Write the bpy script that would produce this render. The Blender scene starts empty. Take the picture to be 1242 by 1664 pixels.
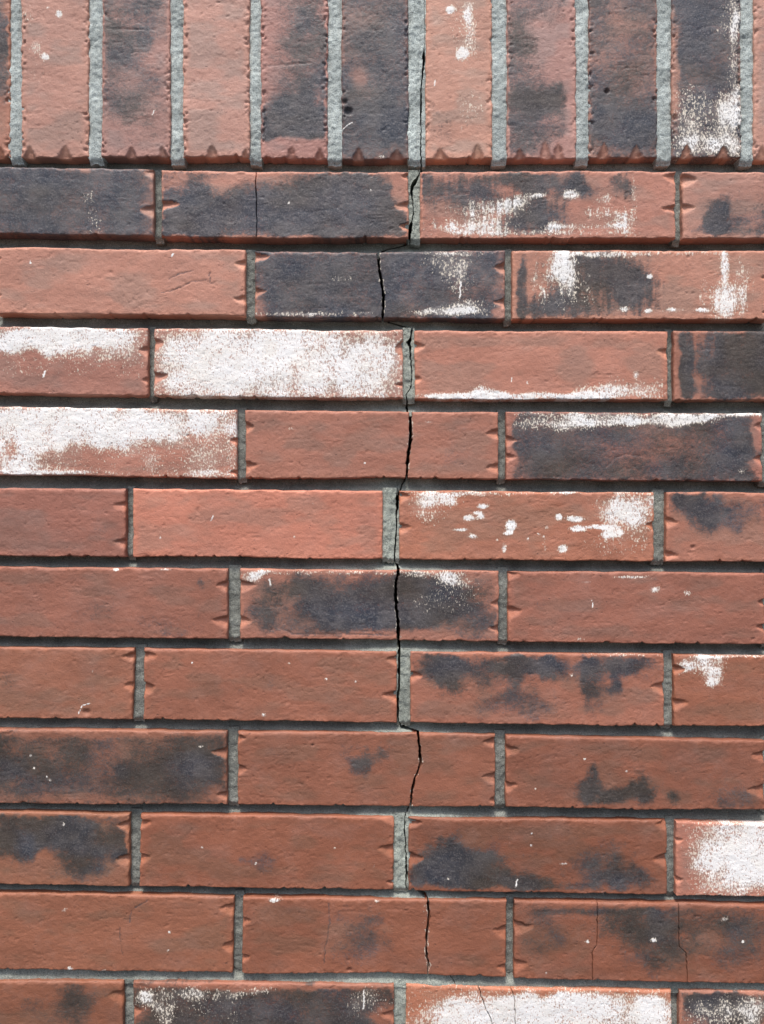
import bpy, math, random
import numpy as np

sc = bpy.context.scene
S = 0.0005            # metres per unit of the wall drawing (half a millimetre)
CX, CY, ZC = 621.0, 832.0, 1.32
DIST = 0.65

# ------------------------------------------------------------ camera
cam = bpy.data.cameras.new('camera'); cam_o = bpy.data.objects.new('camera', cam)
sc.collection.objects.link(cam_o); sc.camera = cam_o
cam_o.location = (0, -DIST, ZC); cam_o.rotation_euler = (math.radians(90), 0, 0)
cam.sensor_fit = 'VERTICAL'; cam.sensor_height = 36; cam.sensor_width = 36
cam.lens = 36 * DIST / (1664 * S)
cam.clip_start = 0.01; cam.clip_end = 1000

# ------------------------------------------------------------ light
EL, AZ = 66.0, -12.0          # overcast bright sky, above and a little to the left
w = bpy.data.worlds.new("World"); sc.world = w; w.use_nodes = True
nt = w.node_tree; nt.nodes.clear()
sky = nt.nodes.new('ShaderNodeTexSky'); sky.sky_type = 'NISHITA'; sky.sun_disc = False
sky.sun_elevation = math.radians(EL); sky.sun_rotation = math.radians(180 - AZ)
sky.air_density = 1.0; sky.dust_density = 4.0; sky.ozone_density = 1.0
bg = nt.nodes.new('ShaderNodeBackground'); bg.inputs[1].default_value = 0.08
wo = nt.nodes.new('ShaderNodeOutputWorld')
nt.links.new(sky.outputs[0], bg.inputs[0]); nt.links.new(bg.outputs[0], wo.inputs[0])
sun = bpy.data.lights.new('sun', 'SUN'); sun.energy = 1.5; sun.angle = math.radians(13)
sun.color = (1.0, 0.965, 0.92)
sun_o = bpy.data.objects.new('sun', sun); sc.collection.objects.link(sun_o)
sun_o.rotation_euler = (math.radians(90 - EL), 0, math.radians(AZ)); sun_o.location = (0, -3, 4)
sc.view_settings.view_transform = 'Standard'; sc.view_settings.look = 'None'
sc.view_settings.exposure = 1.24; sc.view_settings.gamma = 1
sc.view_settings.use_curve_mapping = False

# ------------------------------------------------------------ noise in numpy
def _hash(ix, iy, seed):
    h = (ix.astype(np.int64) * 374761393 + iy.astype(np.int64) * 668265263 + seed * 1274126177) & 0xFFFFFFFF
    h = ((h ^ (h >> 13)) * 1274126177) & 0xFFFFFFFF
    return ((h ^ (h >> 16)) & 0xFFFFFF) / float(0xFFFFFF)
def vnoise(x, y, seed=0):
    x = np.asarray(x, float); y = np.asarray(y, float)
    x, y = np.broadcast_arrays(x, y)
    ix = np.floor(x); iy = np.floor(y); fx = x - ix; fy = y - iy
    fx = fx * fx * fx * (fx * (fx * 6 - 15) + 10); fy = fy * fy * fy * (fy * (fy * 6 - 15) + 10)
    a = _hash(ix, iy, seed); b = _hash(ix + 1, iy, seed); c = _hash(ix, iy + 1, seed); d = _hash(ix + 1, iy + 1, seed)
    return (a * (1 - fx) + b * fx) * (1 - fy) + (c * (1 - fx) + d * fx) * fy
def fbm(x, y, seed=0, oct=4, gain=.5):       # roughly -1..1
    s = 0; a = 1.; n = 0
    c, t = math.cos(.6), math.sin(.6)
    x = np.asarray(x, float); y = np.asarray(y, float)
    for o in range(oct):
        s = s + a * (vnoise(x, y, seed + o * 17) * 2 - 1); n += a; a *= gain
        x, y = (x * c - y * t) * 2.03 + 5.1, (x * t + y * c) * 2.03 + 1.7
    return s / n * 1.5
def sst(a, b, x):
    t = np.clip((x - a) / (b - a), 0, 1); return t * t * (3 - 2 * t)

# ------------------------------------------------------------ row lines (drawing units, y downwards)
KX = [0, 390, 620, 830, 1242]
ROWT = {1: [271, 277, 279, 278, 279], 2: [402, 407, 409, 406, 406], 3: [530, 535, 536, 537, 537],
        4: [660, 666, 668, 669, 671], 5: [793, 796, 797, 799, 801], 6: [921, 924, 926, 928, 931],
        7: [1051, 1056, 1059, 1062, 1065], 8: [1185, 1189, 1191, 1195, 1204], 9: [1320, 1326, 1328, 1331, 1338],
        10: [1452, 1458, 1461, 1464, 1471], 11: [1594, 1597, 1599, 1606, 1614],
        12: [1727, 1731, 1734, 1740, 1749], 0: [-155] * 5, -1: [-286] * 5}
ROWB = {0: [255, 256, 258, 256, 257], 1: [379, 385, 387, 387, 387], 2: [510, 514, 517, 518, 520],
        3: [640, 645, 647, 650, 650], 4: [771, 777, 777, 779, 783], 5: [903, 906, 908, 911, 913],
        6: [1035, 1038, 1040, 1043, 1048], 7: [1168, 1171, 1174, 1178, 1182], 8: [1305, 1308, 1310, 1312, 1317],
        9: [1437, 1444, 1446, 1450, 1458], 10: [1576, 1582, 1581, 1589, 1599], 11: [1707, 1711, 1714, 1720, 1729],
        12: [1838, 1842, 1845, 1851, 1860], -1: [-176] * 5}
def line(vals):
    v = list(vals)
    xs = [-900] + KX + [2100]
    sl, sr = (v[1] - v[0]) / 390., (v[4] - v[3]) / 412.
    sl = min(sl, .012); sr = min(sr, .012)
    ys = [v[0] - 900 * sl] + v + [v[4] + 858 * sr]
    return lambda x: np.interp(x, xs, ys)

# ------------------------------------------------------------ crack (x, y, width)
CRACK = {
 's': [(-160, 0), (0, 0)],
 0: [(690, -155, .5), (690, 60, .7), (690, 80, 1.5), (689, 88, 5), (689, 100, 5.5), (688, 106, 3), (686, 125, 2), (684.5, 140, 2.2), (685, 165, 2.6), (684, 189, 3), (685, 205, 1.6), (684, 237, 2), (685, 262, 2.2), (685, 280, 2.6)],
 1: [(682, 262, 2.2), (682, 279, 2), (679, 286, 4), (675, 292, 7), (670, 302, 6), (669, 310, 3.5), (671, 325, 1.6), (672, 345, 1.8), (670, 357, 2), (668, 364, 5), (666, 376, 5.5), (666, 390, 4), (665, 398, 2.5), (664, 404, 2)],
 2: [(622, 396, 3), (618, 406, 3.2), (614.6, 413, 3.5), (617, 439, 3.6), (618, 445, 4.2), (621, 460, 4), (624, 483, 4), (623, 500, 4), (622, 518, 3), (622, 524, 2)],
 3: [(670, 522, 3.5), (670, 534, 4), (668.7, 545, 2.6), (666, 551, 6), (664, 556, 6.5), (666.5, 562, 3.5), (667.7, 581, 2.2), (669.7, 604.5, 2), (668.7, 628, 2), (660, 641.7, 1.8), (661.5, 650, 2.2), (662, 666, 2.6)],
 4: [(667, 666, 4), (667, 672, 4.4), (667.7, 709, 4.8), (666, 722, 4.4), (664, 740, 4.6), (661.5, 765, 4), (660.5, 778, 3.4)],
 5: [(647, 797, 5), (646.7, 803, 5.5), (646, 826, 5), (644, 831, 2.6), (644.5, 860, 1.8), (643, 878, 2.6), (641.6, 908, 2.2)],
 6: [(648, 923, 4), (647.5, 932, 4.5), (643, 949, 4.5), (644, 979.5, 4.8), (645, 998, 4.2), (647, 1010, 4.8), (647.7, 1041, 4.5)],
 7: [(649.4, 1050, 3.8), (648.6, 1084, 4.5), (649.4, 1111, 3), (646, 1141, 5), (647, 1168, 4), (650, 1178, 2.6)],
 8: [(679, 1189, 3), (679.5, 1196, 3.4), (682, 1215, 3.2), (683, 1229, 3.6), (684.5, 1243, 4), (679, 1253, 3), (674, 1266, 3), (670.5, 1284, 3.6), (667, 1311, 2.6)],
 9: [(658.6, 1327, 1.8), (657.5, 1344, 2.4), (659, 1360, 1.6), (659.6, 1384, 2), (661, 1405, 3.4), (661, 1425, 4.2), (660, 1440, 2.2), (661, 1449, 1.6)],
 10: [(695.4, 1460, 3.2), (697.5, 1489, 3.8), (696, 1503, 3.8), (694, 1520, 3.6), (693, 1541, 2), (693.4, 1550, 3.4), (696.8, 1570, 3), (695.5, 1577, 1.2), (695, 1590, .8)],
 '1h': [(416, 270, .6), (416, 300, .7), (416.5, 312, 1.4), (417, 325, .6), (417, 392, .5)],
 '10h': [(971, 1460, .35), (971, 1492, .42), (970, 1535, .42), (963, 1546, .42), (963, 1600, .45)],
 '10k': [(1103, 1462, .35), (1103, 1492, .42), (1104, 1538, .42), (1115, 1548, .42), (1117, 1600, .45)],
 '11a': [(778, 1600, .8), (779, 1606, 1.1), (783.7, 1624.6, 1.0), (791, 1642, 1.0), (799, 1658, 1.0), (806, 1720, .7)],
 '11b': [(829, 1602, .7), (832, 1610, .8), (837, 1626, 1.0), (838, 1657, .9), (838, 1722, .8)],
}
BEDCRACK = {   # joint below row k, from top to bottom
 0: [(685, 240, 2.4), (685, 292, 2.4)],
 1: [(665, 376, 2.6), (660, 390, 3), (640, 395, 5), (624, 399, 5), (617, 412, 2.4)],
 2: [(622, 505, 2), (632, 518, 4), (650, 523, 5), (665, 529, 5), (669, 545, 3)],
 3: [(660, 635, 1.8), (661, 648, 2), (662, 668, 2.2), (664, 680, 2.2)],
 4: [(661, 768, 2.4), (658, 780, 2), (653, 790, 1.6), (650, 799, 2), (648, 805, 3)],
 5: [(641.6, 900, 1.8), (643, 912, 1.8), (646.5, 919, 2.4), (648, 930, 3)],
 6: [(647.7, 1030, 3.2), (649, 1057, 3.4), (649, 1070, 3.4)],
 7: [(647, 1160, 3), (650, 1178, 3), (655, 1184.5, 5), (664, 1187.5, 15), (674, 1189.5, 13), (679, 1192, 5), (680, 1202, 2.4)],
 8: [(667, 1300, 2), (664.5, 1318, 2), (659.5, 1326, 1.8), (658, 1340, 1.8)],
 9: [(661, 1436, 1.4), (668, 1444, 1.4), (676, 1451, 4), (688, 1457, 6), (695, 1463, 2), (696, 1475, 2)],
 10: [(724, 1576, .8), (729, 1585, 1.2), (733, 1592, 1.2), (739, 1599, 1.1), (742, 1612, .9)],
}
def crackfn(pts):
    ys = [p[1] for p in pts]; xs = [p[0] for p in pts]; ws = [p[2] for p in pts]
    sd = int(xs[0] * 7)
    def mid(y): return np.interp(y, ys, xs) + fbm(y / 5., y * 0 + .3, sd, 3) * .8
    def wid(y): return 1.04 * np.interp(y, ys, ws) * (1 + .35 * fbm(y / 3.5, y * 0 + 9.3, sd + 3, 2))
    return (lambda y: mid(y) - wid(y) / 2), (lambda y: mid(y) + wid(y) / 2)

# ------------------------------------------------------------ mesh of one slab (front relief + side skirts)
def samples(n_px, step, fine=True):
    e = [0, .7, 1.6, 2.8, 4.4] if fine else [0, 2.5]
    if n_px < 2 * e[-1] + step:
        k = max(2, int(n_px / (1.6 if fine else 5))); return np.linspace(0, 1, k + 1)
    k = max(1, int(round((n_px - 2 * e[-1]) / step)))
    mid = list(np.linspace(e[-1], n_px - e[-1], k + 1))
    v = e[:-1] + mid + [n_px - q for q in e[:-1]][::-1]
    return np.array(v) / n_px

def build(name, pieces, mat, parent, back=0.088, rough_label=None, origin=None):
    """pieces: list of (X, Y, H, base, marks) grids in drawing units; one mesh object"""
    V = []; F = []; C = []; M = []; SM = []
    off = 0
    for X, Y, H, base, marks in pieces:
        ny, nx = X.shape
        P = np.stack([(X - CX) * S, -H * S, (CY - Y) * S + ZC], -1).reshape(-1, 3)
        idx = np.arange(ny * nx).reshape(ny, nx)
        q = np.stack([idx[1:, :-1], idx[1:, 1:], idx[:-1, 1:], idx[:-1, :-1]], -1).reshape(-1, 4)
        ring = np.concatenate([idx[0, :], idx[1:, -1], idx[-1, -2::-1], idx[-2:0:-1, 0]])
        nr = len(ring)
        r1 = P[ring]; r2 = r1.copy(); r2[:, 1] = back
        V += [P, r1, r2]
        a = off + ny * nx + np.arange(nr); b = a + nr
        an = np.roll(a, -1); bn = np.roll(b, -1)
        sk = np.stack([a, an, bn, b], -1)
        F += [q + off, sk]; SM += [np.ones(len(q), bool), np.zeros(nr, bool)]
        bc = base.reshape(-1, 3); mc = marks.reshape(-1, 3)
        C += [bc, bc[ring], bc[ring]]; M += [mc, mc[ring], mc[ring]]
        off += ny * nx + 2 * nr
    V = np.concatenate(V); F = np.concatenate(F); C = np.concatenate(C); M = np.concatenate(M); SM = np.concatenate(SM)
    if origin is None: origin = V.mean(0)
    origin = np.array(origin, float); V = V - origin
    me = bpy.data.meshes.new(name)
    me.vertices.add(len(V)); me.vertices.foreach_set('co', V.ravel())
    me.loops.add(F.size); me.loops.foreach_set('vertex_index', F.ravel().astype(np.int32))
    me.polygons.add(len(F)); me.polygons.foreach_set('loop_start', np.arange(0, F.size, 4, dtype=np.int32))
    me.polygons.foreach_set('use_smooth', SM)
    me.update(calc_edges=True)
    for nm, arr in (('base', C), ('marks', M)):
        at = me.color_attributes.new(nm, 'FLOAT_COLOR', 'POINT')
        at.data.foreach_set('color', np.concatenate([arr, np.ones((len(arr), 1))], 1).astype(np.float32).ravel())
    me.materials.append(mat)
    o = bpy.data.objects.new(name, me); o.location = origin
    sc.collection.objects.link(o); o.parent = parent
    o.location = origin - np.array(parent.location)
    return o

def patch(L, R, T, B, step, fine=True, xa=None, xb=None):
    """grid between left/right curves of y and top/bottom curves of x"""
    ya, yb = float(T(np.array([(xa + xb) / 2]))[0]), float(B(np.array([(xa + xb) / 2]))[0])
    u = samples(xb - xa, step, fine); v = samples(yb - ya, step, fine)
    U, W = np.meshgrid(u, v)
    X = xa + (xb - xa) * U
    Y = T(X) * (1 - W) + B(X) * W
    for _ in range(2):
        l, r = L(Y), R(Y)
        X = l * (1 - U) + r * U
        Y = T(X) * (1 - W) + B(X) * W
    return X, Y, X - L(Y), R(Y) - X, Y - T(X), B(X) - Y

# ------------------------------------------------------------ materials
def N(nt, t, **kw):
    n = nt.nodes.new(t)
    for k, v in kw.items(): setattr(n, k, v)
    return n
def math_n(nt, op, a, b=None, c=None, clamp=False):
    n = N(nt, 'ShaderNodeMath', operation=op); n.use_clamp = clamp
    for i, q in enumerate((a, b, c)):
        if q is None: continue
        if isinstance(q, (int, float)): n.inputs[i].default_value = q
        else: nt.links.new(q, n.inputs[i])
    return n.outputs[0]
def noise(nt, vec, scale, detail=4, rough=.55, dist=0.):
    n = N(nt, 'ShaderNodeTexNoise'); n.inputs['Scale'].default_value = scale
    n.inputs['Detail'].default_value = detail; n.inputs['Roughness'].default_value = rough
    n.inputs['Distortion'].default_value = dist; nt.links.new(vec, n.inputs['Vector'])
    return n.outputs[0]
def rng(nt, v, a, b, c=0., d=1., smooth=True):
    n = N(nt, 'ShaderNodeMapRange'); n.interpolation_type = 'SMOOTHSTEP' if smooth else 'LINEAR'
    nt.links.new(v, n.inputs[0])
    for i, q in enumerate((a, b, c, d)): n.inputs[i + 1].default_value = q
    return n.outputs[0]
def mix(nt, f, a, b, mode='MIX'):
    n = N(nt, 'ShaderNodeMix', data_type='RGBA', blend_type=mode); n.clamp_factor = True
    for s, q in ((0, f), (6, a), (7, b)):
        if isinstance(q, (int, float)): n.inputs[s].default_value = q
        elif isinstance(q, tuple): n.inputs[s].default_value = (*q, 1)
        else: nt.links.new(q, n.inputs[s])
    return n.outputs[2]
def scaled(nt, vec, sx, sy, sz):
    n = N(nt, 'ShaderNodeVectorMath', operation='MULTIPLY'); nt.links.new(vec, n.inputs[0])
    n.inputs[1].default_value = (sx, sy, sz); return n.outputs[0]

def brick_material():
    m = bpy.data.materials.new('fired_brick'); m.use_nodes = True; nt = m.node_tree
    pr = nt.nodes['Principled BSDF']
    geo = N(nt, 'ShaderNodeNewGeometry'); pos = geo.outputs['Position']
    ba = N(nt, 'ShaderNodeAttribute', attribute_name='base'); ma = N(nt, 'ShaderNodeAttribute', attribute_name='marks')
    sep = N(nt, 'ShaderNodeSeparateColor'); nt.links.new(ma.outputs['Color'], sep.inputs[0])
    dk, wh, bl = sep.outputs[0], sep.outputs[1], sep.outputs[2]
    n0 = noise(nt, pos, 45, 5, .6, .4)
    n1 = noise(nt, pos, 260, 5, .62, .6)
    n2 = noise(nt, pos, 760, 3, .6)
    nv = noise(nt, scaled(nt, pos, 1, 1, .6), 800, 3, .65, .2)     # slightly drawn out downwards: white bloom
    nh = noise(nt, scaled(nt, pos, .35, 1, 1), 330, 4, .6, .8)     # slips and drags along the brick
    # body colour
    var = math_n(nt, 'ADD', math_n(nt, 'MULTIPLY', n0, .30), math_n(nt, 'MULTIPLY', nh, .34))
    var = math_n(nt, 'ADD', var, math_n(nt, 'MULTIPLY', n2, .26))
    var = math_n(nt, 'ADD', var, .55)
    comb = N(nt, 'ShaderNodeCombineColor')
    for i in range(3): nt.links.new(var, comb.inputs[i])
    body = mix(nt, 1., ba.outputs['Color'], comb.outputs[0], 'MULTIPLY')
    # pale dusty film in patches
    film = rng(nt, math_n(nt, 'ADD', n0, math_n(nt, 'MULTIPLY', n1, .5)), .72, 1.0, 0, .08)
    body = mix(nt, film, body, (.34, .26, .23))
    pits = rng(nt, noise(nt, scaled(nt, pos, .6, 1, 1), 520, 2, .5), .30, .23)
    body = mix(nt, math_n(nt, 'MULTIPLY', pits, .55), body, (.06, .035, .03))
    # dark flashing
    t = math_n(nt, 'ADD', dk, math_n(nt, 'MULTIPLY', math_n(nt, 'SUBTRACT', n1, .5), 1.3))
    t = math_n(nt, 'ADD', t, math_n(nt, 'MULTIPLY', math_n(nt, 'SUBTRACT', n2, .5), 1.5))
    gate = rng(nt, dk, .02, .16)
    dm = math_n(nt, 'MULTIPLY', rng(nt, t, .08, 1.0), gate)
    dcol = mix(nt, bl, (.036, .032, .028), (.023, .036, .056))
    dcol = mix(nt, rng(nt, n0, .40, .66, 0, .75), dcol, mix(nt, bl, (.072, .060, .050), (.115, .112, .118)))
    dcol = mix(nt, rng(nt, n2, .46, .70, 0, .75), dcol, mix(nt, bl, (.10, .085, .075), (.15, .145, .15)))
    body = mix(nt, rng(nt, dk, .02, .8, 0, .42), body, mix(nt, bl, (.07, .055, .045), (.062, .064, .075)))
    col = mix(nt, math_n(nt, 'MULTIPLY', dm, .93), body, dcol)
    # white bloom
    t2 = math_n(nt, 'ADD', wh, math_n(nt, 'MULTIPLY', math_n(nt, 'SUBTRACT', nv, .5), 2.6))
    t2 = math_n(nt, 'ADD', t2, math_n(nt, 'MULTIPLY', math_n(nt, 'SUBTRACT', n1, .5), .8))
    wm = math_n(nt, 'MULTIPLY', rng(nt, t2, .38, .72), rng(nt, wh, .03, .14))
    soft = rng(nt, math_n(nt, 'ADD', wh, math_n(nt, 'MULTIPLY', math_n(nt, 'SUBTRACT', n0, .5), .5)), .2, .95, 0, .45)
    col = mix(nt, soft, col, (.72, .66, .60))
    wcol = mix(nt, rng(nt, n0, .4, .65), (.91, .90, .885), (.88, .85, .80))
    wcol = mix(nt, rng(nt, wh, .35, .72), (.80, .71, .58), wcol)
    col = mix(nt, math_n(nt, 'MULTIPLY', wm, .93), col, wcol)
    # stray lime specks
    sp = rng(nt, noise(nt, pos, 620, 1, .5), .795, .82)
    
    nt.links.new(col, pr.inputs['Base Color'])
    rg = math_n(nt, 'ADD', rng(nt, n1, .3, .7, .50, .72, False), math_n(nt, 'MULTIPLY', wm, .2))
    rg = math_n(nt, 'SUBTRACT', rg, math_n(nt, 'MULTIPLY', dm, .08))
    nt.links.new(rg, pr.inputs['Roughness'])
    pr.inputs['Specular IOR Level'].default_value = .42
    h = math_n(nt, 'ADD', math_n(nt, 'MULTIPLY', n1, .5), math_n(nt, 'MULTIPLY', n2, .5))
    h = math_n(nt, 'ADD', h, math_n(nt, 'MULTIPLY', nh, .22)); h = math_n(nt, 'ADD', h, math_n(nt, 'MULTIPLY', noise(nt, pos, 1500, 2, .6), .22))
    h = math_n(nt, 'ADD', h, math_n(nt, 'MULTIPLY', wm, .12))
    h = math_n(nt, 'SUBTRACT', h, math_n(nt, 'MULTIPLY', pits, .25))
    bp = N(nt, 'ShaderNodeBump'); bp.inputs['Strength'].default_value = .75; bp.inputs['Distance'].default_value = .0007
    nt.links.new(h, bp.inputs['Height']); nt.links.new(bp.outputs[0], pr.inputs['Normal'])
    return m

def mortar_material():
    m = bpy.data.materials.new('mortar'); m.use_nodes = True; nt = m.node_tree
    pr = nt.nodes['Principled BSDF']
    geo = N(nt, 'ShaderNodeNewGeometry'); pos = geo.outputs['Position']
    ba = N(nt, 'ShaderNodeAttribute', attribute_name='base')
    n0 = noise(nt, pos, 70, 4, .6); n1 = noise(nt, pos, 380, 3, .6); n2 = noise(nt, pos, 1150, 2, .6)
    var = math_n(nt, 'ADD', math_n(nt, 'MULTIPLY', n0, .5), math_n(nt, 'MULTIPLY', n1, .5))
    var = math_n(nt, 'ADD', var, math_n(nt, 'MULTIPLY', n2, 1.9)); var = math_n(nt, 'SUBTRACT', var, .42)
    comb = N(nt, 'ShaderNodeCombineColor')
    for i in range(3): nt.links.new(var, comb.inputs[i])
    col = mix(nt, 1., ba.outputs['Color'], comb.outputs[0], 'MULTIPLY')
    col = mix(nt, rng(nt, n2, .66, .74, 0, .7), col, (.55, .53, .48))
    col = mix(nt, rng(nt, n2, .36, .29, 0, .7), col, (.06, .065, .065))
    nt.links.new(col, pr.inputs['Base Color']); pr.inputs['Roughness'].default_value = .9
    pr.inputs['Specular IOR Level'].default_value = .25
    h = math_n(nt, 'ADD', math_n(nt, 'MULTIPLY', n1, .5), n2)
    bp = N(nt, 'ShaderNodeBump'); bp.inputs['Strength'].default_value = .9; bp.inputs['Distance'].default_value = .0006
    nt.links.new(h, bp.inputs['Height']); nt.links.new(bp.outputs[0], pr.inputs['Normal'])
    return m

def ground_material():
    m = bpy.data.materials.new('gravelly_ground'); m.use_nodes = True; nt = m.node_tree
    pr = nt.nodes['Principled BSDF']; geo = N(nt, 'ShaderNodeNewGeometry')
    n0 = noise(nt, geo.outputs['Position'], 3, 8, .65)
    col = mix(nt, rng(nt, n0, .35, .65), (.035, .035, .035), (.055, .053, .05))
    nt.links.new(col, pr.inputs['Base Color']); pr.inputs['Roughness'].default_value = .95
    return m
BM = brick_material(); MM = mortar_material(); GM = ground_material()

# ------------------------------------------------------------ ground and the wall
gme = bpy.data.meshes.new('ground'); G = 200
gme.from_pydata([(-G, -G, 0), (G, -G, 0), (G, G, 0), (-G, G, 0)], [], [(0, 1, 2, 3)]); gme.materials.append(GM)
go = bpy.data.objects.new('ground', gme); sc.collection.objects.link(go); go['kind'] = 'structure'

wall = bpy.data.objects.new('brick_wall', None); sc.collection.objects.link(wall)
wall['label'] = 'red, charred and white bloomed brick wall split by a jagged crack running top to bottom'
wall['category'] = 'wall'; wall['kind'] = 'thing'
wall.empty_display_size = .1

def box(name, x0, x1, y0, y1, z0, z1, mat, parent):
    me = bpy.data.meshes.new(name)
    v = [(x, y, z) for x in (x0, x1) for y in (y0, y1) for z in (z0, z1)]
    me.from_pydata(v, [], [(0, 1, 3, 2), (4, 6, 7, 5), (0, 4, 5, 1), (2, 3, 7, 6), (0, 2, 6, 4), (1, 5, 7, 3)])
    at = me.color_attributes.new('base', 'FLOAT_COLOR', 'POINT')
    for d in at.data: d.color = (.12, .125, .12, 1)
    me.materials.append(mat); o = bpy.data.objects.new(name, me); sc.collection.objects.link(o); o.parent = parent
    return o
XW0, XW1 = -640, 1920
box('wall_core', (XW0 - CX) * S, (XW1 - CX) * S, .086, .19, 0.0, (CY + 420) * S + ZC, MM, wall)

# ------------------------------------------------------------ bricks
def srgb(r, g, b): return np.array([((c / 255. + .055) / 1.055) ** 2.4 for c in (r, g, b)])
ALB = .81
def blobs(lst, X, Y, wx, wy):
    s = np.zeros_like(X)
    for b in lst:
        x, y, rx, ry, k = b[:5]
        if rx < 4.6 and ry < 4.6: rx, ry = rx * .68, ry * .68
        q = ((X + wx * min(1, rx / 22.) - x) / rx) ** 2 + ((Y + wy * min(1, ry / 22.) - y) / ry) ** 2
        s = s + k * np.exp(-q ** 1.5 * .8)
    return s
def seg_dist(X, Y, pts):
    d = np.full(X.shape, 1e9)
    for (x0, y0), (x1, y1) in zip(pts[:-1], pts[1:]):
        vx, vy = x1 - x0, y1 - y0
        t = np.clip(((X - x0) * vx + (Y - y0) * vy) / (vx * vx + vy * vy + 1e-9), 0, 1)
        d = np.minimum(d, np.hypot(X - x0 - t * vx, Y - y0 - t * vy))
    return d

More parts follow.
